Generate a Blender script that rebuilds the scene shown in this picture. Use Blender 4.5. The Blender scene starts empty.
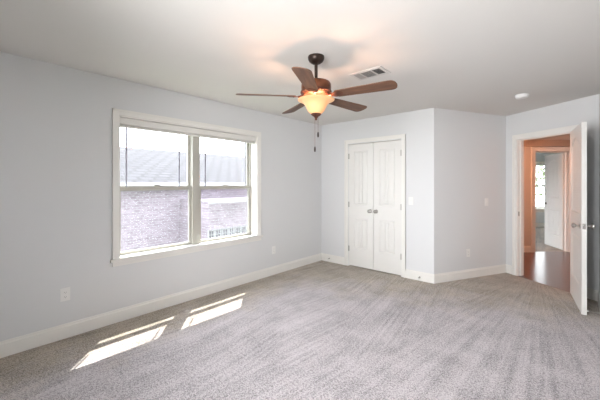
import bpy, bmesh, math, random
from mathutils import Vector, Matrix
random.seed(7)
S = bpy.context.scene
COL = S.collection

# ------------------------------------------------------------------ camera, sky, sun, exposure
YAW = 41.64
cd = bpy.data.cameras.new('camera'); cam = bpy.data.objects.new('camera', cd); COL.objects.link(cam)
cam.location = (0, 0, 1.388); cam.rotation_euler = (math.radians(90), 0, math.radians(YAW))
cd.sensor_width = 36; cd.lens = 307 / 600 * 36; cd.shift_y = -16.5 / 600; cd.clip_start = 0.02
S.camera = cam
S.view_settings.view_transform = 'Standard'; S.view_settings.look = 'None'
S.view_settings.gamma = 1; S.view_settings.use_curve_mapping = False
S.view_settings.exposure = 0.30
W = bpy.data.worlds.new('sky'); S.world = W; W.use_nodes = True
bg = W.node_tree.nodes['Background']
bg.inputs['Color'].default_value = (0.90, 0.935, 1.0, 1); bg.inputs['Strength'].default_value = 7.5

def lamp(name, typ, loc, energy, color, rot=None, aim=None, **kw):
    d = bpy.data.lights.new(name, typ); d.energy = energy; d.color = color
    for k, v in kw.items(): setattr(d, k, v)
    o = bpy.data.objects.new(name, d); COL.objects.link(o); o.location = loc
    if aim is not None:
        o.rotation_euler = Vector(aim).to_track_quat('-Z', 'Y').to_euler()
    return o
lamp('sun', 'SUN', (-8, 6, 12), 11.0, (1.0, 0.96, 0.9), aim=(1, -0.86, -2.45), angle=0.006)
# added fill lamp just inside the rear window, itself added for light
lamp('rear_window_daylight', 'AREA', (-0.82, -0.50, 1.5), 48, (0.98, 0.985, 1.0), aim=(-0.02, 1, -0.02), shape='RECTANGLE', size=1.0, size_y=1.1, spread=math.radians(115))
lamp('hall_ceiling_light', 'POINT', (-1.28, 6.66, 1.75), 36, (1.0, 0.47, 0.28), shadow_soft_size=0.08)  # unseen warm lamp below ceiling height, added for the orange hall light

lamp('far_room_skylight', 'AREA', (-1.32, 13.6, 3.4), 150, (0.95, 0.98, 1.0), aim=(0.68, -0.73, -0.62), shape='RECTANGLE', size=1.6, size_y=1.2)   # added lamp standing in for sky above the far room window

# ------------------------------------------------------------------ materials
def mat(name, color, rough=0.5, metal=0.0, spec=0.5, noise=None, bump=None, **extra):
    """noise=(scale, amount) mottles the colour, bump=(scale, strength, distance)"""
    m = bpy.data.materials.new(name); m.use_nodes = True
    nt = m.node_tree; b = nt.nodes['Principled BSDF']
    c = tuple(color) + (1,) if len(color) == 3 else color
    b.inputs['Base Color'].default_value = c; b.inputs['Roughness'].default_value = rough
    b.inputs['Metallic'].default_value = metal; b.inputs['Specular IOR Level'].default_value = spec
    for k, v in extra.items(): b.inputs[k].default_value = v
    if noise or bump:
        tc = nt.nodes.new('ShaderNodeTexCoord')
    if noise:
        n = nt.nodes.new('ShaderNodeTexNoise'); n.inputs['Scale'].default_value = noise[0]; n.inputs['Detail'].default_value = 5
        nt.links.new(tc.outputs['Object'], n.inputs['Vector'])
        r = nt.nodes.new('ShaderNodeValToRGB'); a = noise[1]
        r.color_ramp.elements[0].position = 0.3; r.color_ramp.elements[1].position = 0.7
        r.color_ramp.elements[0].color = tuple(x * (1 - a) for x in c[:3]) + (1,)
        r.color_ramp.elements[1].color = tuple(min(1, x * (1 + a)) for x in c[:3]) + (1,)
        nt.links.new(n.outputs['Fac'], r.inputs['Fac']); nt.links.new(r.outputs['Color'], b.inputs['Base Color'])
    if bump:
        n2 = nt.nodes.new('ShaderNodeTexNoise'); n2.inputs['Scale'].default_value = bump[0]; n2.inputs['Detail'].default_value = 3
        nt.links.new(tc.outputs['Object'], n2.inputs['Vector'])
        bp = nt.nodes.new('ShaderNodeBump'); bp.inputs['Strength'].default_value = bump[1]; bp.inputs['Distance'].default_value = bump[2]
        nt.links.new(n2.outputs['Fac'], bp.inputs['Height']); nt.links.new(bp.outputs['Normal'], b.inputs['Normal'])
    return m

M = {}
M['wall'] = mat('wall_paint', (0.720, 0.722, 0.722), 0.75, spec=0.25, bump=(160, 0.08, 0.002))
M['ceiling'] = mat('ceiling_paint', (0.74, 0.72, 0.69), 0.9, spec=0.1, bump=(90, 0.15, 0.003))
M['trim'] = mat('trim_paint', (0.83, 0.81, 0.77), 0.38, spec=0.4, noise=(3, 0.01))
M['door'] = mat('door_paint', (0.78, 0.765, 0.73), 0.35, spec=0.45, noise=(3, 0.01))
M['vinyl'] = mat('window_vinyl', (0.49, 0.475, 0.425), 0.35, noise=(4, 0.015))
M['blind'] = mat('blind_white', (0.80, 0.78, 0.74), 0.5, noise=(6, 0.02))
M['cord'] = mat('blind_cord', (0.30, 0.30, 0.35), 0.7, noise=(40, 0.05))
M['nickel'] = mat('satin_nickel', (0.42, 0.40, 0.37), 0.28, metal=1.0, noise=(20, 0.05))
M['chrome'] = mat('bright_nickel', (0.62, 0.60, 0.58), 0.2, metal=1.0, noise=(20, 0.04))
M['plate'] = mat('switch_plastic', (0.83, 0.82, 0.80), 0.35, noise=(8, 0.01))
M['plate_dark'] = mat('socket_slot', (0.12, 0.12, 0.12), 0.6, noise=(8, 0.05))
M['bronze'] = mat('oil_bronze', (0.045, 0.028, 0.022), 0.4, metal=0.6, noise=(14, 0.25))
M['motor'] = mat('rubbed_bronze', (0.20, 0.075, 0.04), 0.32, metal=0.75, noise=(18, 0.3))
M['copper'] = mat('aged_copper', (0.13, 0.055, 0.036), 0.5, metal=0.6, noise=(24, 0.35))
M['rubber'] = mat('white_rubber', (0.85, 0.85, 0.83), 0.6, noise=(10, 0.02))
M['vent'] = mat('vent_enamel', (0.62, 0.60, 0.575), 0.45, noise=(6, 0.01))
M['vent_dark'] = mat('vent_throat', (0.13, 0.125, 0.115), 0.8, noise=(12, 0.1))
M['vent_slat'] = mat('vent_slat', (0.40, 0.39, 0.37), 0.5, noise=(12, 0.03))
M['detector'] = mat('detector_plastic', (0.86, 0.85, 0.83), 0.4, noise=(8, 0.01))
M['house_white'] = mat('house_trim_white', (0.32, 0.32, 0.33), 0.5, noise=(3, 0.03))
M['house_glass'] = mat('house_window_glass', (0.13, 0.12, 0.15), 0.35, spec=0.2, noise=(2, 0.1))
M['lawn'] = mat('lawn_grass', (0.10, 0.13, 0.06), 0.9, noise=(6, 0.4), bump=(60, 0.6, 0.03))
M['leaf'] = mat('tree_leaf', (0.13, 0.17, 0.07), 0.7, noise=(4, 0.4))
M['bark'] = mat('tree_bark', (0.12, 0.09, 0.07), 0.9, noise=(12, 0.3), bump=(30, 0.6, 0.02))
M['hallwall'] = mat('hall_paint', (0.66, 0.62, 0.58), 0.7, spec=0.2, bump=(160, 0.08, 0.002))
M['tan'] = mat('tan_paint', (0.46, 0.36, 0.29), 0.5, noise=(5, 0.02))  # hall paint darkened for the ledge, its shade put into the colour
M['farwall'] = mat('far_room_paint', (0.64, 0.68, 0.70), 0.75, spec=0.2, bump=(160, 0.08, 0.002))

def node(nt, t, **inp):
    n = nt.nodes.new(t)
    for k, v in inp.items(): n.inputs[k].default_value = v
    return n

def carpet_mat():
    m = bpy.data.materials.new('carpet_pile'); m.use_nodes = True; nt = m.node_tree; L = nt.links
    b = nt.nodes['Principled BSDF']; b.inputs['Roughness'].default_value = 0.95; b.inputs['Specular IOR Level'].default_value = 0.08
    b.inputs['Sheen Weight'].default_value = 0.25; b.inputs['Sheen Roughness'].default_value = 0.6
    tc = nt.nodes.new('ShaderNodeTexCoord')
    # vacuum strokes: noise drawn out along two sweeping directions, swapped over in large patches
    def stroke(deg, sx, sy):
        m1 = node(nt, 'ShaderNodeMapping'); m1.inputs['Rotation'].default_value = (0, 0, math.radians(deg)); L.new(tc.outputs['Object'], m1.inputs['Vector'])
        m2 = node(nt, 'ShaderNodeMapping'); m2.inputs['Scale'].default_value = (sx, sy, 1); L.new(m1.outputs['Vector'], m2.inputs['Vector'])
        n = node(nt, 'ShaderNodeTexNoise', Scale=1.0, Detail=3.0, Roughness=0.6); L.new(m2.outputs['Vector'], n.inputs['Vector']); return n.outputs['Fac']
    def noise(sc, det, ro=0.5):
        n = node(nt, 'ShaderNodeTexNoise', Scale=sc, Detail=det, Roughness=ro); L.new(tc.outputs['Object'], n.inputs['Vector']); return n.outputs['Fac']
    def math_(op, a, bb, c=None):
        x = nt.nodes.new('ShaderNodeMath'); x.operation = op
        for i, q in enumerate((a, bb, c)):
            if q is None: continue
            if isinstance(q, (int, float)): x.inputs[i].default_value = q
            else: L.new(q, x.inputs[i])
        return x.outputs[0]
    def ramp(a, p0, c0, p1, c1):
        r = nt.nodes.new('ShaderNodeValToRGB'); e = r.color_ramp.elements; e[0].position = p0; e[0].color = c0; e[1].position = p1; e[1].color = c1; L.new(a, r.inputs['Fac']); return r.outputs['Color']
    def mix(f, a, bb):
        x = nt.nodes.new('ShaderNodeMixRGB'); L.new(f, x.inputs['Fac']); L.new(a, x.inputs['Color1']); L.new(bb, x.inputs['Color2']); return x.outputs['Color']
    K, Wt = (0, 0, 0, 1), (1, 1, 1, 1)
    patch = ramp(noise(0.9, 1.0), 0.40, K, 0.60, Wt)
    st = mix(patch, stroke(6, 30, 0.7), stroke(-9, 34, 0.7))
    # the last strokes fan out from the doorway
    s0 = nt.nodes.new('ShaderNodeSeparateXYZ'); L.new(tc.outputs['Object'], s0.inputs[0])
    px_ = math_('ADD', s0.outputs['X'], 0.42); py_ = math_('SUBTRACT', 5.9, s0.outputs['Y'])
    an = math_('ARCTAN2', px_, py_); cb = nt.nodes.new('ShaderNodeCombineXYZ'); L.new(math_('MULTIPLY', an, 46.0), cb.inputs['X']); L.new(math_('MULTIPLY', py_, 0.5), cb.inputs['Y'])
    fanst = node(nt, 'ShaderNodeTexNoise', Scale=1.0, Detail=3.0, Roughness=0.65); L.new(cb.outputs[0], fanst.inputs['Vector'])
    fm2 = ramp(math_('ADD', math_('MULTIPLY_ADD', noise(1.5, 2.0), 0.8, s0.outputs['X']), 1.0), 0.25, K, 0.55, Wt)
    st = mix(fm2, st, fanst.outputs['Fac'])
    v = math_('MULTIPLY', st, 0.18); v = math_('MULTIPLY_ADD', noise(3.2, 5.0, 0.65), 0.17, v)
    v = math_('MULTIPLY_ADD', noise(60, 3.0, 0.7), 0.34, v); v = math_('MULTIPLY_ADD', noise(120, 3.0, 0.75), 0.42, v)
    cool_lit = ramp(v, 0.475, (0.185, 0.165, 0.170, 1), 0.61, (0.60, 0.548, 0.56, 1))
    warm_lit = ramp(v, 0.475, (0.155, 0.135, 0.10, 1), 0.61, (0.53, 0.45, 0.37, 1))  # warm-lit tint for the margins
    # warm margins, cooler mid-floor: uneven tint of the light put into the colour
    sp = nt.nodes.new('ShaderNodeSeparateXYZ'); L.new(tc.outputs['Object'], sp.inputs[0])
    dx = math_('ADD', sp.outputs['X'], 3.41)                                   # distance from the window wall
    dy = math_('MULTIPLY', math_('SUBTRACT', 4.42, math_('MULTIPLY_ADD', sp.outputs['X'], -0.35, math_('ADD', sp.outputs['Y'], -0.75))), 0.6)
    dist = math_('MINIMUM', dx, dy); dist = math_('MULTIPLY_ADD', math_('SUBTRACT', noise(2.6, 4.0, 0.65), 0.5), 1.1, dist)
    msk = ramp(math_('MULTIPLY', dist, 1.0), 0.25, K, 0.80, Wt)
    L.new(mix(msk, warm_lit, cool_lit), b.inputs['Base Color'])
    bp = node(nt, 'ShaderNodeBump', Strength=0.8, Distance=0.012); L.new(v, bp.inputs['Height']); L.new(bp.outputs['Normal'], b.inputs['Normal'])
    return m
M['carpet'] = carpet_mat()

def plank_mat(name, c0, c1, rough, direction, width, coat=0.0):
    m = bpy.data.materials.new(name); m.use_nodes = True; nt = m.node_tree; L = nt.links
    b = nt.nodes['Principled BSDF']; b.inputs['Roughness'].default_value = rough; b.inputs['Coat Weight'].default_value = coat; b.inputs['Coat Roughness'].default_value = 0.16
    tc = nt.nodes.new('ShaderNodeTexCoord'); mp = node(nt, 'ShaderNodeMapping'); mp.inputs['Rotation'].default_value = (0, 0, math.radians(direction))
    L.new(tc.outputs['Object'], mp.inputs['Vector'])
    br = node(nt, 'ShaderNodeTexBrick', Scale=1.0); br.inputs['Brick Width'].default_value = 1.2; br.inputs['Row Height'].default_value = width
    br.inputs['Mortar Size'].default_value = 0.002; br.inputs['Color1'].default_value = (*c0, 1); br.inputs['Color2'].default_value = (*c1, 1); br.inputs['Mortar'].default_value = (c0[0]*.3, c0[1]*.3, c0[2]*.3, 1)
    L.new(mp.outputs['Vector'], br.inputs['Vector'])
    mp2 = node(nt, 'ShaderNodeMapping'); mp2.inputs['Scale'].default_value = (3, 45, 1); L.new(mp.outputs['Vector'], mp2.inputs['Vector'])
    n = node(nt, 'ShaderNodeTexNoise', Scale=1.0, Detail=5.0); L.new(mp2.outputs['Vector'], n.inputs['Vector'])
    mx = nt.nodes.new('ShaderNodeMixRGB'); mx.blend_type = 'OVERLAY'; mx.inputs['Fac'].default_value = 0.5
    L.new(br.outputs['Color'], mx.inputs['Color1']); L.new(n.outputs['Fac'], mx.inputs['Color2']); L.new(mx.outputs['Color'], b.inputs['Base Color'])
    return m
M['hardwood'] = plank_mat('hall_hardwood', (0.085, 0.03, 0.024), (0.13, 0.048, 0.036), 0.25, -43, 0.09, 0.2)

def grain_mat(name, c0, c1):
    m = bpy.data.materials.new(name); m.use_nodes = True; nt = m.node_tree; L = nt.links
    b = nt.nodes['Principled BSDF']; b.inputs['Roughness'].default_value = 0.55
    tc = nt.nodes.new('ShaderNodeTexCoord'); mp = node(nt, 'ShaderNodeMapping'); mp.inputs['Scale'].default_value = (4, 45, 8)
    L.new(tc.outputs['Object'], mp.inputs['Vector'])
    n = node(nt, 'ShaderNodeTexNoise', Scale=1.0, Detail=5.0); L.new(mp.outputs['Vector'], n.inputs['Vector'])
    r = nt.nodes.new('ShaderNodeValToRGB'); r.color_ramp.elements[0].position = .3; r.color_ramp.elements[1].position = .7
    r.color_ramp.elements[0].color = (*c0, 1); r.color_ramp.elements[1].color = (*c1, 1)
    L.new(n.outputs['Fac'], r.inputs['Fac']); L.new(r.outputs['Color'], b.inputs['Base Color'])
    return m
M['blade'] = grain_mat('fan_blade_wood', (0.075, 0.034, 0.018), (0.185, 0.085, 0.046))

def brick_mat(name, c1, c2, mortar, w, h, sz, rot=None, bias=0.0):
    m = bpy.data.materials.new(name); m.use_nodes = True; nt = m.node_tree; L = nt.links
    b = nt.nodes['Principled BSDF']; b.inputs['Roughness'].default_value = 0.9
    tc = nt.nodes.new('ShaderNodeTexCoord'); sx = nt.nodes.new('ShaderNodeSeparateXYZ'); mp = nt.nodes.new('ShaderNodeCombineXYZ')
    L.new(tc.outputs['Object'], sx.inputs[0]); L.new(sx.outputs['Y' if rot else 'X'], mp.inputs['X']); L.new(sx.outputs['Z' if rot else 'Y'], mp.inputs['Y'])
    br = node(nt, 'ShaderNodeTexBrick', Scale=1.0); br.inputs['Brick Width'].default_value = w; br.inputs['Row Height'].default_value = h
    br.inputs['Mortar Size'].default_value = sz; br.inputs['Bias'].default_value = bias
    br.inputs['Color1'].default_value = (*c1, 1); br.inputs['Color2'].default_value = (*c2, 1); br.inputs['Mortar'].default_value = (*mortar, 1)
    L.new(mp.outputs['Vector'], br.inputs['Vector'])
    n = node(nt, 'ShaderNodeTexNoise', Scale=11.0, Detail=6.0, Roughness=0.85); L.new(tc.outputs['Object'], n.inputs['Vector'])
    mx = nt.nodes.new('ShaderNodeMixRGB'); mx.blend_type = 'OVERLAY'; mx.inputs['Fac'].default_value = 0.85
    L.new(br.outputs['Color'], mx.inputs['Color1']); L.new(n.outputs['Fac'], mx.inputs['Color2']); L.new(mx.outputs['Color'], b.inputs['Base Color'])
    return m
R90 = math.radians(90)
M['brick'] = brick_mat('house_brick', (0.29, 0.245, 0.285), (0.20, 0.165, 0.195), (0.30, 0.275, 0.30), 0.20, 0.085, 0.012, rot=(R90, 0, R90))
M['shingle'] = brick_mat('roof_shingle', (0.034, 0.0335, 0.041), (0.025, 0.0245, 0.031), (0.012, 0.0118, 0.0148), 0.5, 0.36, 0.06)

def glass_mat():
    m = bpy.data.materials.new('window_glass'); m.use_nodes = True; nt = m.node_tree; L = nt.links
    nt.nodes.remove(nt.nodes['Principled BSDF']); out = nt.nodes['Material Output']
    t = nt.nodes.new('ShaderNodeBsdfTransparent'); t.inputs['Color'].default_value = (0.97, 0.98, 0.98, 1)
    g = nt.nodes.new('ShaderNodeBsdfGlossy'); g.inputs['Roughness'].default_value = 0.02
    f = nt.nodes.new('ShaderNodeLayerWeight'); f.inputs['Blend'].default_value = 0.2
    f2 = nt.nodes.new('ShaderNodeMath'); f2.operation = 'MULTIPLY_ADD'; L.new(f.outputs['Facing'], f2.inputs[0]); f2.inputs[1].default_value = 0.15; f2.inputs[2].default_value = 0.01
    mx = nt.nodes.new('ShaderNodeMixShader'); L.new(f2.outputs[0], mx.inputs[0]); L.new(t.outputs[0], mx.inputs[1]); L.new(g.outputs[0], mx.inputs[2])
    L.new(mx.outputs[0], out.inputs['Surface']); return m
M['glass'] = glass_mat()
def screen_mat():
    m = bpy.data.materials.new('insect_screen'); m.use_nodes = True; nt = m.node_tree; L = nt.links
    nt.nodes.remove(nt.nodes['Principled BSDF']); out = nt.nodes['Material Output']
    t = nt.nodes.new('ShaderNodeBsdfTransparent'); d = nt.nodes.new('ShaderNodeBsdfDiffuse'); d.inputs['Color'].default_value = (0.5, 0.5, 0.52, 1)
    mx = nt.nodes.new('ShaderNodeMixShader'); mx.inputs[0].default_value = 0.06
    L.new(t.outputs[0], mx.inputs[1]); L.new(d.outputs[0], mx.inputs[2]); L.new(mx.outputs[0], out.inputs['Surface']); return m
M['screen'] = screen_mat()
def bowl_mat():
    m = bpy.data.materials.new('amber_glass'); m.use_nodes = True; nt = m.node_tree; L = nt.links
    b = nt.nodes['Principled BSDF']; out = nt.nodes['Material Output']
    b.inputs['Roughness'].default_value = 0.3
    tc = nt.nodes.new('ShaderNodeTexCoord'); n = node(nt, 'ShaderNodeTexNoise', Scale=14.0, Detail=4.0); L.new(tc.outputs['Object'], n.inputs['Vector'])
    r = nt.nodes.new('ShaderNodeValToRGB'); r.color_ramp.elements[0].color = (0.66, 0.36, 0.16, 1); r.color_ramp.elements[1].color = (0.78, 0.50, 0.27, 1)
    L.new(n.outputs['Fac'], r.inputs['Fac']); L.new(r.outputs['Color'], b.inputs['Base Color'])
    t = nt.nodes.new('ShaderNodeBsdfTranslucent'); L.new(r.outputs['Color'], t.inputs['Color'])
    mx = nt.nodes.new('ShaderNodeMixShader'); mx.inputs[0].default_value = 0.14
    L.new(b.outputs[0], mx.inputs[1]); L.new(t.outputs[0], mx.inputs[2])
    em = node(nt, 'ShaderNodeEmission', Strength=0.25); em.inputs['Color'].default_value = (1, 0.62, 0.28, 1)
    ad = nt.nodes.new('ShaderNodeAddShader'); L.new(mx.outputs[0], ad.inputs[0]); L.new(em.outputs[0], ad.inputs[1])
    L.new(ad.outputs[0], out.inputs['Surface']); return m
M['bowl'] = bowl_mat()

# ------------------------------------------------------------------ mesh builder and tagging
class MB:
    def __init__(s): s.bm = bmesh.new()
    def _apply(s, vs, mtx):
        if mtx is not None:
            for v in vs: v.co = mtx @ v.co
    def box(s, x0, x1, y0, y1, z0, z1, mtx=None):
        vs = [s.bm.verts.new((x, y, z)) for z in (z0, z1) for x, y in ((x0, y0), (x1, y0), (x1, y1), (x0, y1))]
        for f in ((3, 2, 1, 0), (4, 5, 6, 7), (0, 1, 5, 4), (1, 2, 6, 5), (2, 3, 7, 6), (3, 0, 4, 7)):
            s.bm.faces.new([vs[i] for i in f])
        s._apply(vs, mtx); return s
    def prism(s, poly, z0, z1, mtx=None):
        a = [s.bm.verts.new((x, y, z0)) for x, y in poly]; b = [s.bm.verts.new((x, y, z1)) for x, y in poly]; n = len(poly)
        s.bm.faces.new(a[::-1]); s.bm.faces.new(b)
        for i in range(n): s.bm.faces.new((a[i], a[(i+1) % n], b[(i+1) % n], b[i]))
        s._apply(a + b, mtx); return s
    def lathe(s, prof, mtx=None, seg=40, wave=None):
        rings = []
        for r, z in prof:
            if r < 1e-6: rings.append([s.bm.verts.new((0, 0, z))])
            else: rings.append([s.bm.verts.new((r * math.cos(2*math.pi*i/seg), r * math.sin(2*math.pi*i/seg), z)) for i in range(seg)])
        for A, B in zip(rings, rings[1:]):
            for i in range(seg):
                j = (i + 1) % seg
                if len(A) == 1 and len(B) == 1: continue
                if len(A) == 1: s.bm.faces.new((A[0], B[j], B[i]))
                elif len(B) == 1: s.bm.faces.new((A[i], A[j], B[0]))
                else: s.bm.faces.new((A[i], A[j], B[j], B[i]))
        s._apply([v for r in rings for v in r], mtx); return s
    def tube(s, pts, r, seg=10, mtx=None):
        pts = [Vector(p) for p in pts]; rr = r if isinstance(r, (list, tuple)) else [r] * len(pts); rings = []
        for i, p in enumerate(pts):
            t = (pts[min(i+1, len(pts)-1)] - pts[max(i-1, 0)]).normalized()
            up = Vector((0, 0, 1)) if abs(t.z) < 0.9 else Vector((1, 0, 0))
            a = t.cross(up).normalized(); b = t.cross(a)
            rings.append([s.bm.verts.new(p + rr[i] * (math.cos(2*math.pi*k/seg) * a + math.sin(2*math.pi*k/seg) * b)) for k in range(seg)])
        for A, B in zip(rings, rings[1:]):
            for k in range(seg): s.bm.faces.new((A[k], A[(k+1) % seg], B[(k+1) % seg], B[k]))
        s.bm.faces.new(rings[0][::-1]); s.bm.faces.new(rings[-1])
        s._apply([v for q in rings for v in q], mtx); return s
    def build(s, name, m, parent=None, smooth=False, bevel=0.0):
        bmesh.ops.recalc_face_normals(s.bm, faces=s.bm.faces)
        if bevel:
            bmesh.ops.bevel(s.bm, geom=[e for e in s.bm.edges if len(e.link_faces) == 2 and e.calc_face_angle(0) > 0.5], offset=bevel, segments=2, affect='EDGES', clamp_overlap=True)
        me = bpy.data.meshes.new(name); s.bm.to_mesh(me); s.bm.free()
        if smooth:
            for p in me.polygons: p.use_smooth = True
            me.set_sharp_from_angle(angle=math.radians(38))
        me.materials.append(m if not isinstance(m, str) else M[m])
        o = bpy.data.objects.new(name, me); COL.objects.link(o)
        if parent: o.parent = parent
        return o
def T(x, y, z=0, rz=0, rx=0, ry=0):
    return Matrix.Translation((x, y, z)) @ Matrix.Rotation(rz, 4, 'Z') @ Matrix.Rotation(ry, 4, 'Y') @ Matrix.Rotation(rx, 4, 'X')
def tag(o, label=None, cat=None, group=None, kind=None):
    if label: o['label'] = label
    if cat: o['category'] = cat
    if group: o['group'] = group
    if kind: o['kind'] = kind
    return o
def empty(name, loc, rz=0):
    o = bpy.data.objects.new(name, None); COL.objects.link(o); o.location = loc; o.rotation_euler = (0, 0, rz); o.empty_display_size = 0.1
    return o
def copy_tree(o, parent=None):
    c = o.copy(); COL.objects.link(c)
    if parent: c.parent = parent
    for ch in list(o.children): copy_tree(ch, c)
    return c
def struct(o, label, cat): return tag(o, label, cat, kind='structure')

H = 2.44
# ------------------------------------------------------------------ plan of the room
C1 = Vector((-3.41, 4.422)); C2 = Vector((-1.442, 4.422)); C3 = Vector((-0.782, 5.73)); C4 = Vector((0.229, 5.03))
R0 = Vector((0.229, -0.57)); L0 = Vector((-3.41, -0.57))
def wall(name, p, q, t, m, label, holes=(), z0=0.0, z1=H, ext=(0, 0)):
    """wall whose room face runs p -> q, thickness t to the left of that direction"""
    d = q - p; n = d.length; rz = math.atan2(d.y, d.x); mx = T(p.x, p.y, 0, rz); b = MB()
    xs = sorted({-ext[0], n + ext[1]} | {h[0] for h in holes} | {h[1] for h in holes})
    for a, c in zip(xs, xs[1:]):
        hs = [h for h in holes if h[0] <= (a + c) / 2 <= h[1]]
        if not hs: b.box(a, c, 0, t, z0, z1, mx)
        else:
            h = hs[0]
            if h[2] > z0: b.box(a, c, 0, t, z0, h[2], mx)
            if h[3] < z1: b.box(a, c, 0, t, h[3], z1, mx)
    return struct(b.build(name, m), label, 'wall')

WY0, WY1, WZ0, WZ1 = 1.093, 2.91, 0.615, 2.075       # left window opening
WT = 0.20                                             # outer wall thickness
wall('wall_left', L0, C1, WT, 'wall', 'pale grey wall holding the twin window', [(WY0 - L0.y, WY1 - L0.y, WZ0, WZ1)], ext=(WT, 0.12))
CX0, CX1, CZ1 = 0.575, 1.497, 2.05                    # closet opening along the back wall
wall('wall_back', C1, C2, 0.11, 'wall', 'pale grey wall with the white closet doors', [(CX0, CX1, 0, CZ1)])
wall('wall_angled', C2, C3, 0.11, 'wall', 'pale grey angled wall between closet wall and doorway', ext=(0, 0.0))
du = (C4 - C3).normalized(); DW = 0.115
T0, T1, DZ = 0.195, 0.972, 2.045                        # bedroom doorway along the door wall
wall('wall_doorway', C3, C4, DW, 'wall', 'pale grey wall with the open doorway to the hall', [(T0 - 0.018, T1 + 0.018, 0, DZ + 0.018)], ext=(0.0, 0.10))
wall('wall_right', C4, R0, 0.12, 'wall', 'pale grey wall running off beside the open door', ext=(0.0, 0.12))
wall('wall_rear', R0, L0, 0.14, 'wall', 'pale grey wall behind the viewer with a wide window', [(0.50, 1.60, 0.9, 2.1)])
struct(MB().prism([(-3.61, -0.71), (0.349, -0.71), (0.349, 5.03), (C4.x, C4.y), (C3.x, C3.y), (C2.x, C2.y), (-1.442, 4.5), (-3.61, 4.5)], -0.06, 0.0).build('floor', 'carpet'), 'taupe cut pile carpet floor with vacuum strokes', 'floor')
struct(MB().box(-3.61, 0.6, -0.71, 5.9, H, H + 0.1).build('ceiling', 'ceiling'), 'off white painted bedroom ceiling', 'ceiling')

# rear window, added behind the viewer to let in more sky light
wr = empty('window_2', (-0.821, -0.64, 0.9)); struct(wr, 'wide window in the wall behind the viewer', 'window')
b = MB()
for x0, x1, z0, z1 in ((-0.55, -0.49, 0, 1.2), (0.49, 0.55, 0, 1.2), (-0.55, 0.55, 0, 0.05), (-0.55, 0.55, 1.15, 1.2), (-0.55, 0.55, 0.58, 0.62)):
    b.box(x0, x1, -0.04, 0.04, z0, z1)
b.build('window_frame', 'vinyl', wr)  # frame of the added rear window
MB().box(-0.49, 0.49, -0.003, 0.003, 0.05, 1.15).build('pane', 'glass', wr)

# ------------------------------------------------------------------ baseboards
BP = [(0, 0), (0, 0.128), (0.006, 0.128), (0.008, 0.112), (0.013, 0.105), (0.013, 0.0)]     # depth from wall, height
def baseboard(name, p, q, label, ext=(0, 0)):
    d = q - p; n = d.length; rz = math.atan2(d.y, d.x); b = MB(); mx = T(p.x, p.y, 0, rz)
    A = [b.bm.verts.new(mx @ Vector((-ext[0], -y, z))) for y, z in BP]; B = [b.bm.verts.new(mx @ Vector((n + ext[1], -y, z))) for y, z in BP]
    for i in range(len(BP)):
        j = (i + 1) % len(BP); b.bm.faces.new((A[i], A[j], B[j], B[i]))
    b.bm.faces.new(A[::-1]); b.bm.faces.new(B)
    return struct(b.build(name, 'trim'), label, 'baseboard')
def along(p, q, t): return p + (q - p).normalized() * t
baseboard('baseboard_left', L0, C1, 'white baseboard along the window wall')
baseboard('baseboard_back_left', C1, along(C1, C2, 0.507), 'short white baseboard left of the closet doors')
baseboard('baseboard_back_right', along(C1, C2, 1.562), C2, 'short white baseboard right of the closet doors', ext=(0, 0.008))
baseboard('baseboard_angled', C2, C3, 'white baseboard along the angled wall', ext=(0.008, 0))
baseboard('baseboard_doorway', C3, along(C3, C4, 0.105), 'tiny white baseboard between corner and door casing')
baseboard('baseboard_doorway_right', along(C3, C4, 1.05), C4, 'white baseboard stub behind the open door')
baseboard('baseboard_right', C4, R0, 'white baseboard along the right wall')
baseboard('baseboard_rear', R0, L0, 'white baseboard behind the viewer')

# ------------------------------------------------------------------ door casings and jambs
def casing(name, p, q, a0, a1, ztop, w, label, side=-1, depth=0.016, jamb=0.0, off=0.0):
    """flat moulded casing round an opening a0..a1 of wall p->q; jamb lines the wall thickness"""
    d = q - p; rz = math.atan2(d.y, d.x); mx = T(p.x, p.y, 0, rz); b = MB(); r = 0.008
    def piece(x0, x1, z0, z1, y): b.box(x0, x1, min(0, y) + off, max(0, y) + off, z0, z1, mx)
    y = side * depth
    # two steps: thin inner band, thicker outer band
    piece(a0 - r - w, a0 - r, 0, ztop + r + w, y * 0.75); piece(a1 + r, a1 + r + w, 0, ztop + r + w, y * 0.75)
    piece(a0 - r, a1 + r, ztop + r, ztop + r + w, y * 0.75)
    ow = w * 0.3
    piece(a0 - r - w, a0 - r - w + ow, 0, ztop + r + w, y * 1.25); piece(a1 + r + w - ow, a1 + r + w, 0, ztop + r + w, y * 1.25)
    piece(a0 - r - w + ow, a1 + r + w - ow, ztop + r + w - ow, ztop + r + w, y * 1.25)
    if jamb:
        for x0, x1, z0, z1 in ((a0 - 0.018, a0, 0, ztop + 0.018), (a1, a1 + 0.018, 0, ztop + 0.018), (a0, a1, ztop, ztop + 0.018)):
            b.box(x0, x1, 0, jamb, z0, z1, mx)
        s = 0.011; k0, k1 = 0.045, 0.080                       # door stop strip
        b.box(a0, a0 + s, k0, k1, 0, ztop, mx); b.box(a1 - s, a1, k0, k1, 0, ztop, mx); b.box(a0, a1, k0, k1, ztop - s, ztop, mx)
    return struct(b.build(name, 'trim'), label, 'trim')
casing('trim_1', C1, C2, CX0, CX1, CZ1, 0.06, 'white casing around the closet double doors')
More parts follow.
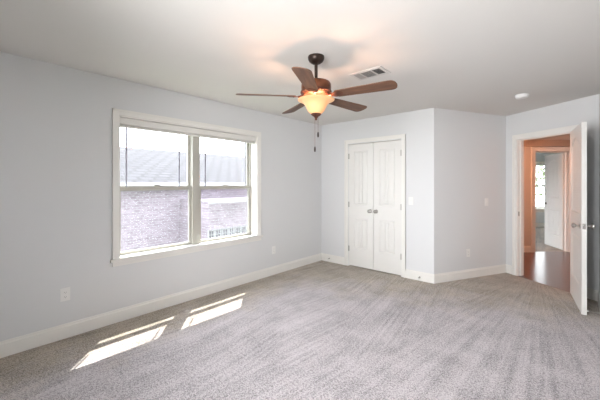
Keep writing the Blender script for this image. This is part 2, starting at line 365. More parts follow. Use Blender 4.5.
# closet jamb (plain lining behind the leaves)
b = MB(); mx = T(C1.x, C1.y)
b.box(CX0 - 0.001, CX0 + 0.004, 0.002, 0.108, 0, CZ1, mx).box(CX1 - 0.004, CX1 + 0.001, 0.002, 0.108, 0, CZ1, mx).box(CX0, CX1, 0.002, 0.108, CZ1 - 0.004, CZ1 + 0.001, mx).box(CX0, CX1, 0.06, 0.10, 0, CZ1, mx)
struct(b.build('trim_2', 'trim'), 'white lining of the closet opening', 'trim')
t3 = casing('trim_3', C3, C4, T0, T1, DZ, 0.066, 'white casing and jamb around the open hall doorway', jamb=DW)
# strike plate on the latch-side jamb
MB().box(T0 - 0.001, T0 + 0.002, 0.012, 0.034, 0.90, 0.965, T(C3.x, C3.y, 0, math.atan2(du.y, du.x))).build('strike_plate', 'nickel', t3)

# ------------------------------------------------------------------ panel doors
def panel_poly(x0, x1, z0, z1, arch):
    pts = [(x0, z0), (x1, z0)]
    if arch <= 0: return pts + [(x1, z1), (x0, z1)]
    n = 14
    for i in range(n + 1):
        u = 1 - 2 * i / n; pts.append(((x0 + x1) / 2 + u * (x1 - x0) / 2, z1 + arch * (1 - u * u)))
    return pts
def inset(poly, d):
    n = len(poly); out = []
    for i in range(n):
        p0 = Vector(poly[i-1]); p = Vector(poly[i]); p1 = Vector(poly[(i+1) % n])
        e0 = (p - p0).normalized(); e1 = (p1 - p).normalized(); n0 = Vector((-e0.y, e0.x)); n1 = Vector((-e1.y, e1.x))
        k = (n0 + n1); k = k / max(0.3, k.dot(n0)); out.append(tuple(p + k * d))
    return out
def door_leaf_bm(w, h, t, panels, grooves=4):
    """leaf x 0..w, y -t..0, z 0..h; panels = [(x0,x1,z0,z1,arch)] moulded into both faces, plank grooves inside"""
    b = MB(); bm = b.bm
    def face(y, sgn):
        def V(p, dd=0.0): return bm.verts.new((p[0], y - sgn * dd, p[1]))
        outer = [V(p) for p in ((0, 0), (w, 0), (w, h), (0, h))]
        edges = [bm.edges.new((outer[i], outer[(i+1) % 4])) for i in range(4)]
        for (x0, x1, z0, z1, ar) in panels:
            P = panel_poly(x0, x1, z0, z1, ar); loops = []
            for d, dep in ((0, 0), (0.010, 0.009), (0.022, 0.009), (0.034, 0.003)):
                loops.append([V(p, dep) for p in inset(P, d)] if d else [V(p) for p in P])
            n = len(P)
            edges += [bm.edges.new((loops[0][i], loops[0][(i+1) % n])) for i in range(n)]
            for A, B in zip(loops, loops[1:]):
                for i in range(n): bm.faces.new((A[i], A[(i+1) % n], B[(i+1) % n], B[i]))
            # plank field: strips with V grooves
            Q = inset(P, 0.034); xa, xb = Q[0][0], Q[1][0]; zb = Q[0][1]; top = Q[2:]
            def ztop(x):
                for (ax, az), (bx, bz) in zip(top, top[1:]):
                    if min(ax, bx) - 1e-6 <= x <= max(ax, bx) + 1e-6:
                        return az + (bz - az) * ((x - ax) / (bx - ax) if abs(bx - ax) > 1e-6 else 0)
                return top[0][1]
            xs = [(xa, 0.003)]
            for k in range(1, grooves):
                gx = xa + (xb - xa) * k / grooves; xs += [(gx - 0.004, 0.003), (gx, 0.012), (gx + 0.004, 0.003)]
            mids = [q[0] for q in top[1:-1]] if ar > 0 else []
            for mxx in mids:
                if all(abs(mxx - q[0]) > 0.006 for q in xs) and xa < mxx < xb: xs.append((mxx, 0.003))
            xs.append((xb, 0.003)); xs.sort()
            lo = [V((x, zb), dd) for x, dd in xs]; hi = [V((x, ztop(x)), dd) for x, dd in xs]
            for i in range(len(xs) - 1): bm.faces.new((lo[i], lo[i+1], hi[i+1], hi[i]))
        bmesh.ops.triangle_fill(bm, use_beauty=True, edges=edges, normal=(0, sgn, 0))
        return outer
    A = face(0.0, 1); B = face(-t, -1)
    for i in range(4): bm.faces.new((A[i], A[(i+1) % 4], B[(i+1) % 4], B[i]))
    return b
def hinge_bm(mx, z):
    return MB().tube([mx @ Vector((0, 0.006, z - 0.045)), mx @ Vector((0, 0.006, z + 0.045))], 0.0065).box(0.0, 0.022, -0.001, 0.0015, z - 0.044, z + 0.044, mx)
I4 = Matrix.Identity(4)
def knob_set(parent, w, t, z, oval=True, name='door_knob'):
    for sg, y in ((1, 0.0), (-1, -t)):
        k = MB(); mx = T(w - 0.065, y, z, rx=-math.pi/2 * sg)
        k.lathe([(0, 0), (0.031, 0), (0.031, 0.005), (0.022, 0.010), (0.011, 0.014), (0.010, 0.034), (0.018, 0.040), (0.027, 0.048), (0.029, 0.058), (0.024, 0.067), (0.012, 0.072), (0, 0.073)], mx, 28)
        k.build(name, 'chrome', parent, smooth=True)
    MB().box(w - 0.0005, w + 0.0015, -t/2 - 0.013, -t/2 + 0.013, z - 0.029, z + 0.029).box(w, w + 0.009, -t/2 - 0.006, -t/2 + 0.006, z - 0.009, z + 0.009).build('latch_plate', 'chrome', parent)

# bedroom door, swung open into the room
pin = C3 + du * T1 + Vector((du.y, -du.x)) * 0.004
DWD, DT = 0.795, 0.042
ang = math.radians(-83.2)
d3 = empty('door_3', (pin.x, pin.y, 0.012), ang); struct(d3, 'white arched panel door standing open into the bedroom', 'door')
door_leaf_bm(DWD, 2.022, DT, [(0.125, DWD - 0.125, 1.04, 1.83, 0.075), (0.125, DWD - 0.125, 0.27, 0.80, 0)], 5).build('leaf', 'door', d3)
knob_set(d3, DWD, DT, 0.925)
for z in (0.25, 1.02, 1.80): hinge_bm(I4, z).build('hinge', 'nickel', d3, smooth=True)

# closet double doors
LW = (CX1 - CX0) / 2 - 0.0062
# leaf local +y faces out of the face; rotate by pi so +y looks into the room (-y world)
for n, xh, side, label in ((1, CX0 + 0.003, 0, 'left leaf of the white double closet doors'), (2, CX1 - 0.003, 1, 'right leaf of the white double closet doors')):
    base = T(0, 0, 0)
    d = empty('door_%d' % n, (C1.x + (xh + LW if side == 0 else xh), C1.y + 0.006, 0.016), math.pi); struct(d, label, 'door')
    # local x runs towards the left of the picture
    bm_ = door_leaf_bm(LW, 2.022, 0.035, [(0.10, LW - 0.10, 1.02, 1.905, 0.0), (0.10, LW - 0.10, 0.29, 0.80, 0.0)], 3)
    bm_.build('leaf', 'door', d)
    xk = 0.05 if side == 0 else LW - 0.05
    MB().lathe([(0, 0), (0.030, 0), (0.030, 0.005), (0.020, 0.010), (0.010, 0.014), (0.0095, 0.030), (0.018, 0.036), (0.026, 0.044), (0.028, 0.053), (0.023, 0.061), (0.012, 0.066), (0, 0.067)], T(xk, 0, 0.930, rx=-math.pi/2), 28).build('door_knob', 'nickel', d, smooth=True)
    hx = LW if side == 0 else 0.0
    for z in (0.28, 1.02, 1.83):
        h = MB().tube([(hx, 0.006, z - 0.045), (hx, 0.006, z + 0.045)], 0.007).box(hx - 0.012, hx + 0.003, 0.0, 0.003, z - 0.044, z + 0.044)
        h.build('hinge', 'nickel', d, smooth=True)

# ------------------------------------------------------------------ left window
wx = -3.41
w1 = empty('window_1', (wx, (WY0 + WY1) / 2, WZ0)); struct(w1, 'white twin double-hung window with raised blind in the left wall', 'window')
def wl(x0, x1, y0, y1, z0, z1, b): b.box(x0, x1, y0 - (WY0 + WY1) / 2, y1 - (WY0 + WY1) / 2, z0 - WZ0, z1 - WZ0); return b
b = MB(); cw = 0.058
for (y0, y1, z0, z1) in ((WY0 - cw, WY0, WZ0, WZ1 + cw), (WY1, WY1 + cw, WZ0, WZ1 + cw), (WY0, WY1, WZ1, WZ1 + cw)): wl(0, 0.012, y0, y1, z0, z1, b)
o_ = 0.018
for (y0, y1, z0, z1) in ((WY0 - cw, WY0 - cw + o_, WZ0, WZ1 + cw), (WY1 + cw - o_, WY1 + cw, WZ0, WZ1 + cw), (WY0 - cw, WY1 + cw, WZ1 + cw - o_, WZ1 + cw)): wl(0, 0.015, y0, y1, z0, z1, b)
b.build('casing', 'trim', w1)
b = MB(); wl(-0.135, 0.032, WY0 + 0.0005, WY1 - 0.0005, WZ0 + 0.001, WZ0 + 0.02, b); wl(0, 0.034, WY0 - cw - 0.02, WY1 + cw + 0.02, WZ0 - 0.008, WZ0 + 0.02, b)
b.build('sill', 'trim', w1)
b = MB(); wl(0, 0.014, WY0 - cw, WY1 + cw, WZ0 - 0.052, WZ0 - 0.008, b); b.build('apron', 'trim', w1)
# reveal lining
b = MB(); wl(-0.135, 0.0, WY0, WY0 + 0.012, WZ0 + 0.02, WZ1, b); wl(-0.135, 0.0, WY1 - 0.012, WY1, WZ0 + 0.02, WZ1, b); wl(-0.135, 0.0, WY0, WY1, WZ1 - 0.012, WZ1, b)
b.build('reveal', 'trim', w1)
YC = (WY0 + WY1) / 2
b = MB()
wl(-0.198, -0.10, YC - 0.048, YC + 0.048, WZ0 + 0.02, WZ1 - 0.012, b)
b.build('mullion', 'vinyl', w1)
b = MB()
for (y0, y1, z0, z1) in ((WY0 + .0005, WY0 + 0.030, WZ0 + .001, WZ1 - .001), (WY1 - 0.030, WY1 - .0005, WZ0 + .001, WZ1 - .001), (WY0 + .03, WY1 - .03, WZ1 - 0.035, WZ1 - .001), (WY0 + .03, WY1 - .03, WZ0 + .001, WZ0 + 0.035)): wl(-0.198, -0.135, y0, y1, z0, z1, b)
b.build('outer_frame', 'vinyl', w1)
RZ = 1.335                                                       # meeting rail height
for (y0, y1) in ((WY0 + 0.028, YC - 0.046), (YC + 0.046, WY1 - 0.028)):
    for kind, x0, x1, z0, z1, lo, hi in (('upper_sash', -0.190, -0.162, RZ - 0.024, WZ1 - 0.03, 0.045, 0.035), ('lower_sash', -0.158, -0.128, WZ0 + 0.022, RZ + 0.026, 0.030, 0.048)):
        b = MB(); s = 0.034
        wl(x0, x1, y0, y0 + s, z0, z1, b); wl(x0, x1, y1 - s, y1, z0, z1, b); wl(x0, x1, y0 + s, y1 - s, z0, z0 + lo, b); wl(x0, x1, y0 + s, y1 - s, z1 - hi, z1, b)
        so = b.build(kind, 'vinyl', w1)
        g = MB(); xm = (x0 + x1) / 2; wl(xm - 0.002, xm + 0.002, y0 + s, y1 - s, z0 + lo, z1 - hi, g); g.build('pane', 'glass', so)
        if kind == 'lower_sash':
            lk = MB(); ym = (y0 + y1) / 2; wl(x1 - 0.03, x1 - 0.005, ym - 0.03, ym + 0.03, z1, z1 + 0.012, lk); lk.build('sash_lock', 'vinyl', so)
    g = MB(); wl(-0.1965, -0.1955, y0, y1, WZ0 + 0.03, RZ, g); g.build('insect_screen', 'screen', w1)

# raised blind
bl = empty('window_blind', (wx - 0.045, YC, WZ1 - 0.013)); tag(bl, 'white slatted blind drawn up under the head of the twin window', 'blind')
hw = (WY1 - WY0) / 2 - 0.016
b = MB().box(0.018, 0.030, -hw, hw, -0.068, -0.006); b.build('valance', 'blind', bl, bevel=0.003)
MB().box(-0.028, 0.014, -hw, hw, -0.045, 0.0).build('headrail', 'blind', bl)
b = MB()
for k in range(9): b.box(-0.024, 0.022, -hw + 0.004, hw - 0.004, -0.051 - k * 0.0036, -0.0488 - k * 0.0036)
b.build('slat_stack', 'blind', bl)
MB().box(-0.024, 0.022, -hw + 0.004, hw - 0.004, -0.096, -0.082).build('bottom_rail', 'blind', bl, bevel=0.002)
for yy, ln in ((1.19, 0.68), (1.765, 0.68), (2.11, 0.68), (2.745, 0.68)):
    c = MB().tube([(-0.027, yy - YC, -0.05), (-0.027, yy - YC, -ln)], 0.0085, 6).build('lift_cord', 'cord', bl)
    MB().lathe([(0, 0), (0.004, -0.002), (0.008, -0.03), (0.007, -0.036), (0, -0.038)], T(-0.027, yy - YC, -ln + 0.004), 10).build('tassel', 'cord', c, smooth=True)

# ------------------------------------------------------------------ ceiling fan
FX, FY = -1.590, 1.989
fan = empty('ceiling_fan', (FX, FY, H)); tag(fan, 'five-blade brown wood and bronze ceiling fan with lit amber bowl', 'ceiling fan')
def fz(z): return z - H
MB().lathe([(0, 0), (0.066, 0), (0.068, -0.010), (0.066, -0.026), (0.055, -0.045), (0.036, -0.058), (0.022, -0.063), (0, -0.063)], None, 36).build('canopy', 'bronze', fan, smooth=True)
MB().lathe([(0, -0.055), (0.0135, -0.055), (0.0135, -0.185), (0.022, -0.19), (0.026, -0.215), (0, -0.215)], None, 20).build('downrod', 'bronze', fan, smooth=True)
MB().lathe([(0, -0.20), (0.045, -0.20), (0.085, -0.206), (0.112, -0.216), (0.122, -0.232), (0.124, -0.262), (0.120, -0.286), (0.0, -0.286)], None, 48).build('motor_housing', 'motor', fan, smooth=True)
b = MB().lathe([(0.0, -0.282), (0.122, -0.284), (0.128, -0.292), (0.124, -0.302), (0.110, -0.312), (0.085, -0.322), (0.062, -0.326), (0, -0.326)], None, 60)
for k in range(30):                                                # beaded ornament round the lower band
    a = 2 * math.pi * k / 30
    b.lathe([(0, 0.010), (0.007, 0.007), (0.010, 0), (0.007, -0.007), (0, -0.010)], T(0.121 * math.cos(a), 0.121 * math.sin(a), -0.299), 8)
b.build('ornate_band', 'copper', fan, smooth=True)
MB().lathe([(0, -0.32), (0.048, -0.322), (0.052, -0.332), (0.047, -0.352), (0.043, -0.376), (0.0, -0.376)], None, 32).build('switch_housing', 'copper', fan, smooth=True)
# glass bowl: flared bell, open at the top
prof = [(0.153, -0.360), (0.150, -0.364), (0.132, -0.371), (0.113, -0.381), (0.098, -0.395), (0.087, -0.413), (0.078, -0.431), (0.068, -0.450), (0.055, -0.466), (0.034, -0.478), (0.006, -0.482)]
bowl = MB().lathe(prof + [(r - 0.004 if r > .01 else 0.006, z + 0.0035) for r, z in prof[::-1]] + [prof[0]], None, 56).build('light_bowl', 'bowl', fan, smooth=True)
MB().lathe([(0.0, -0.470), (0.040, -0.474), (0.043, -0.480), (0.034, -0.490), (0.020, -0.498), (0.014, -0.506), (0.009, -0.512), (0.010, -0.520), (0.005, -0.528), (0, -0.530)], None, 28).build('finial', 'copper', fan, smooth=True)
MB().tube([(0, 0, -0.372), (0, 0, -0.475)], 0.005, 8).build('stem', 'copper', fan)
for k in range(3):                                                 # three bulbs round the stem
    a = math.radians(20 + 120 * k)
    lp = lamp('bowl_bulb', 'POINT', (0.045 * math.cos(a), 0.045 * math.sin(a), -0.436), 4.8, (1.0, 0.55, 0.33), shadow_soft_size=0.018); lp.parent = fan
for dx, dy, ln in ((-0.010, -0.004, 0.745), (0.016, -0.006, 0.625)):
    px, py = dx * math.cos(math.radians(YAW)) - dy * math.sin(math.radians(YAW)), dx * math.sin(math.radians(YAW)) + dy * math.cos(math.radians(YAW))
    c = MB().tube([(px, py, -0.505), (px, py, -ln)], 0.0011, 6).build('pull_chain', 'motor', fan)
    MB().lathe([(0, 0), (0.004, -0.002), (0.0065, -0.012), (0.0075, -0.03), (0.0055, -0.044), (0, -0.047)], T(px, py, -ln), 12).build('fob', 'bronze', c, smooth=True)
def blade_bm():
    b = MB(); out = []; n = 12
    r0, r1 = 0.185, 0.655; w0, w1 = 0.050, 0.066
    out += [(r0, -w0), (r1 - 0.05, -w1)]
    for i in range(1, n): 
        a = -math.pi/2 + math.pi * i / n; out.append((r1 - 0.05 + 0.05 * math.cos(a) ** 0.8, w1 * math.sin(a)))
    out += [(r1 - 0.05, w1), (r0, w0), (r0 - 0.014, 0.03), (r0 - 0.014, -0.03)]
    return b.prism(out, -0.003, 0.003)
blm = irm = None
for k in range(5):
    a = math.radians(-29.7 + 72 * k + YAW)
    base = Matrix.Rotation(a, 4, 'Z') @ Matrix.Translation((0, 0, fz(2.106))) @ Matrix.Rotation(math.radians(-12), 4, 'X')
    if blm is None:
        o = blade_bm().build('blade', 'blade', fan); blm = o.data
        ib = MB()
        ib.prism([(0.085, -0.016), (0.13, -0.012), (0.165, -0.035), (0.205, -0.040), (0.232, -0.022), (0.24, 0), (0.232, 0.022), (0.205, 0.040), (0.165, 0.035), (0.13, 0.012), (0.085, 0.016)], -0.0075, -0.0032)
        ib.tube([(0.075, 0, 0.028), (0.10, 0, 0.018), (0.125, 0, -0.001), (0.15, 0, -0.005)], [0.013, 0.012, 0.011, 0.008])
        for sx, sy in ((0.185, -0.022), (0.185, 0.022), (0.218, 0)): ib.lathe([(0, -0.011), (0.006, -0.009), (0.006, -0.0075)], T(sx, sy), 10)
        io = ib.build('blade_iron', 'copper', o, smooth=True); irm = io.data
    else:
        o = bpy.data.objects.new('blade', blm); COL.objects.link(o); o.parent = fan
        io = bpy.data.objects.new('blade_iron', irm); COL.objects.link(io); io.parent = o
    o.matrix_local = base

# ------------------------------------------------------------------ ceiling vent and smoke detector
v = empty('ceiling_vent', (-1.45, 2.635, H)); tag(v, 'white three-section air register set in the ceiling behind the fan', 'air vent')
b = MB()
X, Y = 0.165, 0.108
for (x0, x1, y0, y1) in ((-X, X, -Y, -0.074), (-X, X, 0.074, Y), (-X, -0.138, -0.074, 0.074), (0.132, X, -0.074, 0.074), (-0.073, -0.062, -0.074, 0.074), (0.040, 0.054, -0.074, 0.074)): b.box(x0, x1, y0, y1, -0.007, 0)
b.build('vent_frame', 'vent', v, bevel=0.0015)
MB().box(-0.138, 0.132, -0.074, 0.074, -0.002, -0.0005).build('throat', 'vent_dark', v)
for x0, x1, n, ax in ((-0.138, -0.073, 5, 1), (-0.062, 0.040, 12, 0), (0.054, 0.132, 6, 1)):
    b = MB()
    for k in range(n):
        if ax == 0:
            y = -0.068 + 0.136 * k / (n - 1); b.box(x0, x1, -0.0045, 0.0045, -0.0006, 0.0006, T(0, y, -0.0055, rx=math.radians(35)))
        else:
            x = x0 + 0.006 + (x1 - x0 - 0.012) * k / (n - 1); b.box(-0.0045, 0.0045, -0.074, 0.074, -0.0006, 0.0006, T(x, 0, -0.0055, ry=math.radians(-40 if x0 < 0 else 40)))
    b.build('louvers', 'vent_slat', v)
sd = empty('smoke_detector', (-0.453, 4.481, H)); tag(sd, 'round white smoke detector on the ceiling near the doorway', 'smoke detector')
MB().lathe([(0, 0), (0.070, 0), (0.070, -0.010), (0, -0.010)], None, 40).build('base_plate', 'detector', sd, smooth=True)
b = MB().lathe([(0, -0.009), (0.064, -0.009), (0.066, -0.020), (0.060, -0.032), (0.046, -0.040), (0.022, -0.042), (0, -0.042)], None, 40)
b.lathe([(0, -0.046), (0.007, -0.0455), (0.008, -0.041)], T(0.03, 0, 0.002), 12)
b.build('cover', 'detector', sd, smooth=True)

# ------------------------------------------------------------------ outlets and switches
def wall_frame(p, q, t, z):                                   # empty on the wall face: local -y points into the room
    d = q - p; r = math.atan2(d.y, d.x); a = along(p, q, t); return (a.x, a.y, z), r
def outlet(p, q, t, z, label):
    loc, rz = wall_frame(p, q, t, z); e = empty('wall_outlet', loc, rz); tag(e, label, 'outlet', 'duplex outlets')
    MB().box(-0.036, 0.036, -0.006, 0, -0.058, 0.058).build('cover_plate', 'plate', e, bevel=0.002)
    for zz in (-0.02, 0.02):
        s = MB().prism([(0.0165 * math.cos(a), max(-0.0125, min(0.0125, 0.0165 * math.sin(a)))) for a in [2 * math.pi * i / 24 for i in range(24)]], 0, 0.003, T(0, -0.0055, zz, rx=math.pi/2)).build('socket', 'plate', e)
        MB().box(-0.0075, -0.0055, -0.0092, -0.0083, zz - 0.004, zz + 0.005).box(0.0055, 0.0075, -0.0092, -0.0083, zz - 0.004, zz + 0.004).box(-0.002, 0.002, -0.0092, -0.0083, zz - 0.010, zz - 0.006).build('slots', 'plate_dark', s)
    return e
outlet(L0, C1, 0.660 - L0.y, 0.392, 'white wall outlet below and left of the window, near the viewer')
outlet(L0, C1, 3.23 - L0.y, 0.375, 'white wall outlet right of the window near the closet corner')
outlet(C2, C3, 0.648, 0.37, 'white wall outlet low on the angled wall')
def switch(p, q, t, z, label):
    loc, rz = wall_frame(p, q, t, z); e = empty('light_switch', loc, rz); tag(e, label, 'light switch', 'wall switches')
    MB().box(-0.036, 0.036, -0.006, 0, -0.058, 0.058).build('cover_plate', 'plate', e, bevel=0.002)
    MB().box(-0.006, 0.006, -0.007, -0.005, -0.013, 0.013).box(-0.004, 0.004, -0.016, -0.004, -0.004, 0.004, T(0, 0, 0.003, rx=math.radians(-25))).build('toggle', 'plate', e)
    return e
switch(C1, C2, 1.645, 1.135, 'white light switch on the wall right of the closet doors')
switch(C2, C3, 1.03, 1.11, 'white light switch on the angled wall near the doorway')

# ------------------------------------------------------------------ door stops
def door_stop(p, q, t, z, label, ln=0.07):
    loc, rz = wall_frame(p, q, t, z); e = empty('door_stop', loc, rz); tag(e, label, 'door stop', 'spring door stops')
    y0 = -0.0125
    MB().lathe([(0, 0), (0.012, 0), (0.010, 0.006), (0, 0.007)], T(0, y0, 0, rx=math.pi/2), 14).build('mount', 'nickel', e, smooth=True)
    pts = [(0.0052 * math.cos(a), y0 - 0.005 - (ln - 0.015) * a / (2*math.pi*11), 0.0052 * math.sin(a)) for a in [2*math.pi*11*i/176 for i in range(177)]]
    MB().tube(pts, 0.0013, 5).build('spring', 'nickel', e, smooth=True)
    MB().lathe([(0, 0), (0.007, 0), (0.008, 0.006), (0.007, 0.013), (0, 0.014)], T(0, y0 - ln + 0.012, 0, rx=math.pi/2), 14).build('bumper', 'rubber', e, smooth=True)
door_stop(C1, C2, 0.19, 0.063, 'small spring door stop on the baseboard left of the closet')
door_stop(C1, C2, 1.775, 0.05, 'small spring door stop on the baseboard right of the closet')
door_stop(C4, R0, 0.63, 0.055, 'spring door stop with white tip behind the open bedroom door', 0.105)

# ------------------------------------------------------------------ hall and far room seen through the doorway
cy, sy = math.cos(math.radians(YAW)), math.sin(math.radians(YAW))
def cw_(l, d): return Vector((-sy * d + cy * l, cy * d + sy * l))
FL = cw_(4.755, 6.20); FR = cw_(5.44, 6.215)                   # far doorway, left and right jamb on the hall face
fu = (FR - FL).normalized(); fn = Vector((-fu.y, fu.x)); FW = (FR - FL).length
A = FL - fu * 1.7; B_ = FR + fu * 0.85                          # hall-side far wall ends
fz1 = 2.03
wall('wall_hall_far', A, B_, 0.115, 'hallwall', 'warm lit hall wall with the second doorway', [(1.7, 1.7 + FW, 0, fz1)])
dn = Vector((-du.y, du.x))
hn0 = C3 - du * 1.5 + dn * DW; hn1 = C4 + du * 0.10 + dn * DW
wall('wall_hall_near', hn0, C3 + dn * DW, 0.02, 'hallwall', 'hall side of the bedroom wall', ext=(0, 0))
wall('wall_hall_left', hn0, A, 0.1, 'hallwall', 'end wall of the hall on the left', ext=(0.1, 0.1))
wall('wall_hall_right', B_, hn1, 0.1, 'hallwall', 'end wall of the hall on the right', ext=(0.1, 0.1))
th0 = C3 + du * (T0 - 0.02); th1 = C3 + du * (T1 + 0.02)
struct(MB().prism([tuple(th0), tuple(th1), tuple(th1 + dn * DW), tuple(hn1), tuple(B_), tuple(FR), tuple(FR + fn * 0.05), tuple(FL + fn * 0.05), tuple(FL), tuple(A), tuple(hn0), tuple(th0 + dn * DW)], -0.05, 0.001).build('floor_hall', 'hardwood'), 'reddish brown hardwood floor of the hall', 'floor')
struct(MB().prism([tuple(C4 + du * .1 + dn * 0.06), tuple(B_ + fu * .1), tuple(A - fu * .1), tuple(hn0 - du * .1)], H, H + 0.08).build('ceiling_hall', 'ceiling'), 'hall ceiling beyond the doorway', 'ceiling')
casing('trim_4', A, B_, 1.7, 1.7 + FW, fz1, 0.085, 'casing around the second doorway across the hall', jamb=0.115)
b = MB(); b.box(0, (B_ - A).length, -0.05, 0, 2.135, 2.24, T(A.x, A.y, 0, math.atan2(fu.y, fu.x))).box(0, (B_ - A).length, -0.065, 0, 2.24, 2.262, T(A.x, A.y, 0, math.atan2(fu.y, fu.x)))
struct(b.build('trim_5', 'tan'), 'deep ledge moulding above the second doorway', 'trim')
baseboard('baseboard_hall', A, FL - fu * 0.095, 'baseboard of the hall left of the second doorway')
baseboard('baseboard_hall_right', FR + fu * 0.095, B_, 'baseboard of the hall right of the second doorway')
# second door, open into the far room
P4 = FR + fn * 0.117 + fu * 0.022
d4 = empty('door_4', (P4.x, P4.y, 0.012), math.atan2((cw_(5.62, 7.0) - cw_(5.44, 6.22)).y, (cw_(5.62, 7.0) - cw_(5.44, 6.22)).x))
struct(d4, 'white arched panel door standing open into the far room', 'door')
W4 = 0.68
l4 = door_leaf_bm(W4, 2.005, 0.035, [(0.12, W4 - 0.12, 1.04, 1.80, 0.075), (0.12, W4 - 0.12, 0.27, 0.80, 0)], 4)
for vv in l4.bm.verts: vv.co.y += 0.035
l4.build('leaf', 'door', d4)
for sg, y in ((1, 0.035), (-1, 0.0)):
    k = MB().lathe([(0, 0), (0.027, 0), (0.027, 0.005), (0.012, 0.013), (0.0095, 0.045), (0, 0.046)], T(W4 - 0.06, y, 0.93, rx=-math.pi/2 * sg), 20)
    yy = y + sg * 0.045; k.tube([(W4 - 0.06, yy, 0.93), (W4 - 0.10, yy, 0.932), (W4 - 0.15, yy - sg * 0.004, 0.928)], [0.010, 0.0085, 0.006])
    k.build('lever_handle', 'bronze', d4, smooth=True)
for z in (0.25, 1.0, 1.78):
    MB().tube([(-0.004, -0.006, z - 0.045), (-0.004, -0.006, z + 0.045)], 0.008).box(-0.03, 0.0, -0.004, 0.0, z - 0.045, z + 0.045).build('hinge', 'bronze', d4, smooth=True)
# far room shell
D9 = 3.45
fo = FL + fn * 0.115
def fp(u, v): return fo + fu * u + fn * v
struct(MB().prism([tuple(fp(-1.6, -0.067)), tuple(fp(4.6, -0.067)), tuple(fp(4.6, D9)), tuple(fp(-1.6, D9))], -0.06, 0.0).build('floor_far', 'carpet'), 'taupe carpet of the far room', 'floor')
struct(MB().prism([tuple(fp(-1.7, -0.11)), tuple(fp(4.7, -0.11)), tuple(fp(4.7, D9 + .2)), tuple(fp(-1.7, D9 + .2))], H, H + 0.1).build('ceiling_far', 'ceiling'), 'white ceiling of the far room', 'ceiling')
wu0, wu1, wz0, wz1 = 1.6 + 2.72, 1.6 + 4.12, 0.60, 2.02
wall('wall_far_back', fp(-1.6, D9), fp(4.6, D9), 0.15, 'farwall', 'blue grey wall with a window in the far room', [(wu0, wu1, wz0, wz1)])
wall('wall_far_left', fp(-1.6, 0), fp(-1.6, D9), 0.1, 'farwall', 'left wall of the far room', [(0.45, 2.1, 0.5, 2.1)], ext=(0, 0.1))  # unseen opening added so sky light reaches the open door leaf
wall('wall_far_right', fp(4.6, D9), fp(4.6, 0), 0.1, 'farwall', 'right wall of the far room', ext=(0.1, 0))
wall('wall_far_front', fp(4.6, 0.02), fp(1.55, 0.02), 0.1, 'farwall', 'front wall of the far room beside the hall')
baseboard('baseboard_far', fp(-1.6, D9), fp(4.6, D9), 'baseboard under the far room window')
w3p = fp(3.42, D9); w3 = empty('window_3', (w3p.x, w3p.y, wz0), math.atan2(fu.y, fu.x)); struct(w3, 'bright double-hung window in the far room', 'window')
hw3, hh3 = 0.70, wz1 - wz0
b = MB()
for x0, x1, z0, z1 in ((-hw3, -hw3 + 0.05, 0, hh3), (hw3 - 0.05, hw3, 0, hh3), (-hw3, hw3, 0, 0.06), (-hw3, hw3, hh3 - 0.05, hh3), (-hw3, hw3, 0.69, 0.74), (-0.04, 0.04, 0, hh3)): b.box(x0, x1, 0.06, 0.11, z0, z1)
for x in (-0.48, -0.26, 0.26, 0.48): b.box(x - 0.008, x + 0.008, 0.075, 0.09, 0.74, hh3)
for z in (0.96, 1.18): b.box(-hw3, hw3, 0.075, 0.09, z - 0.008, z + 0.008)
b.build('window_frame', 'trim', w3)
b = MB().box(-hw3 - 0.09, hw3 + 0.09, -0.06, 0.0, -0.03, 0.0).box(-hw3 - 0.07, hw3 + 0.07, -0.016, 0, -0.13, -0.03).box(-hw3 - 0.07, -hw3, -0.016, 0, 0, hh3 + 0.07).box(hw3, hw3 + 0.07, -0.016, 0, 0, hh3 + 0.07).box(-hw3, hw3, -0.016, 0, hh3, hh3 + 0.07)
b.build('casing', 'trim', w3)
MB().box(-hw3 + 0.05, hw3 - 0.05, 0.083, 0.086, 0.06, hh3 - 0.05).build('pane', 'glass', w3)

# ------------------------------------------------------------------ outdoors
struct(MB().box(-40, 40, -40, 45, -3.3, -3.2).build('ground', 'lawn'), 'lawn outside the house', 'ground')
# neighbouring brick house seen through the left window
nh = empty('neighbour_house', (-12.5, 6.0, -3.2)); tag(nh, 'brick house with a grey shingle roof outside the left window', 'house')
NY0, NY1 = -7.0, 22.0
EX, EZ, RX, RZZ = 2.4, 4.60, -3.2, 6.30                          # eave and ridge, relative to the empty
MB().box(-9, 2.0, NY0 - 6, NY1 - 6, 0, EZ - 0.12).build('wall', 'brick', nh)
def slab(p0, p1, y0, y1, th):                                     # sloping roof slab between eave p0 and ridge p1 (x,z)
    L = math.hypot(p1[0] - p0[0], p1[1] - p0[1]); a = math.atan2(p1[1] - p0[1], p1[0] - p0[0])
    mtx = Matrix.Translation((p0[0], 0, p0[1])) @ Matrix.Rotation(-a, 4, 'Y')
    return L, mtx
L_, mtx = slab((EX, EZ), (RX, RZZ), NY0 - 6.4, NY1 - 5.6, .12)
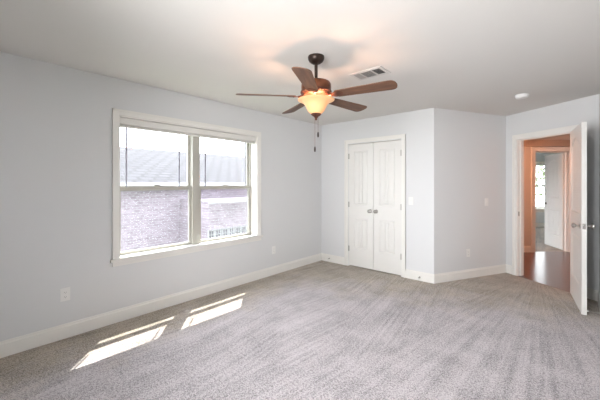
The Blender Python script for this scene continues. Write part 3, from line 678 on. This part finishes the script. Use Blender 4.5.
# built in its own frame so the shingle courses lie on the slope: local x = along the eave, y = up the slope
ro = MB().box(NY0 - 6.4, NY1 - 5.6, 0, L_, -0.10, 0.0).build('roof', 'shingle', nh)
up = Vector((RX - EX, 0, RZZ - EZ)).normalized(); al = Vector((0, 1, 0)); nn = al.cross(up)
ro.matrix_local = Matrix(((al.x, up.x, nn.x, EX), (al.y, up.y, nn.y, 0), (al.z, up.z, nn.z, EZ), (0, 0, 0, 1)))
MB().prism([(RX, -0.1), (RX, 0.0), (-9.2, -1.9), (-9.2, -2.0)], NY0 - 6.4, NY1 - 5.6, Matrix(((1, 0, 0, 0), (0, 0, 1, 0), (0, 1, 0, RZZ), (0, 0, 0, 1)))).build('rear_roof', 'shingle', nh)
MB().box(EX - 0.03, EX + 0.04, NY0 - 6.4, NY1 - 5.6, EZ - 0.13, EZ + 0.02).build('fascia', 'house_white', nh)
# lower wing of the house: the roof carries on down the same slope over a wall further forward
g = (RZZ - EZ) / (EX - RX)
rw = MB().box(-0.8, 16, -1.87, 0, -0.10, 0.0).build('wing_roof', 'shingle', nh); rw.matrix_local = ro.matrix_local.copy()
up2 = up * -1.80
MB().box(EX + up2.x - 0.03, EX + up2.x + 0.04, -0.8, 16, EZ + up2.z - 0.11, EZ + up2.z - 0.01).build('wing_fascia', 'house_white', nh)
MB().box(1.9, EX + up2.x - 0.25, -0.65, 15.8, 0, EZ + up2.z - 0.05).build('wing_wall', 'brick', nh)
for k in range(4):                                                # paired small white windows along the wing
    y = -0.45 + 0.52 * k; X_ = EX + up2.x - 0.25; zb = 2.80
    f = MB()
    for dy in (-0.125, 0.125):
        for a0, a1, z0, z1 in ((-0.12, -0.075, -0.02, 0.32), (0.075, 0.12, -0.02, 0.32), (-0.10, 0.10, 0, 0.03), (-0.10, 0.10, 0.27, 0.3), (-0.01, 0.01, 0, 0.3), (-0.10, 0.10, 0.14, 0.16)):
            f.box(X_, X_ + 0.04, y + dy + a0, y + dy + a1, zb + z0, zb + z1)
    fo_ = f.build('window', 'house_white', nh)
    MB().box(X_, X_ + 0.012, y - 0.215, y + 0.215, zb + 0.015, zb + 0.285).build('pane', 'house_glass', fo_)
# tree outside the far room window
tr0 = fp(4.1, D9 + 4.0)
tr = empty('garden_tree', (tr0.x, tr0.y, -3.2)); tag(tr, 'leafy green tree outside the far room window', 'tree')
MB().tube([(0, 0, 0), (0.05, 0.02, 1.6), (0, 0.05, 3.4), (0.1, 0, 5.6)], [0.16, 0.13, 0.1, 0.04]).build('trunk', 'bark', tr, smooth=True)
b = MB()
for i in range(1500):
    while True:
        q = Vector((random.uniform(-1, 1), random.uniform(-1, 1), random.uniform(-1, 1)))
        if q.length < 1: break
    p = Vector((q.x * 2.0, q.y * 1.4, 4.9 + q.z * 1.7)); e1 = Vector((random.gauss(0, 1), random.gauss(0, 1), random.gauss(0, 1))).normalized(); e2 = e1.orthogonal().normalized(); s = random.uniform(0.09, 0.16)
    b.bm.faces.new([b.bm.verts.new(p + e1 * s), b.bm.verts.new(p + e2 * s * 0.5), b.bm.verts.new(p - e1 * s), b.bm.verts.new(p - e2 * s * 0.5)])
b.build('foliage', 'leaf', tr)
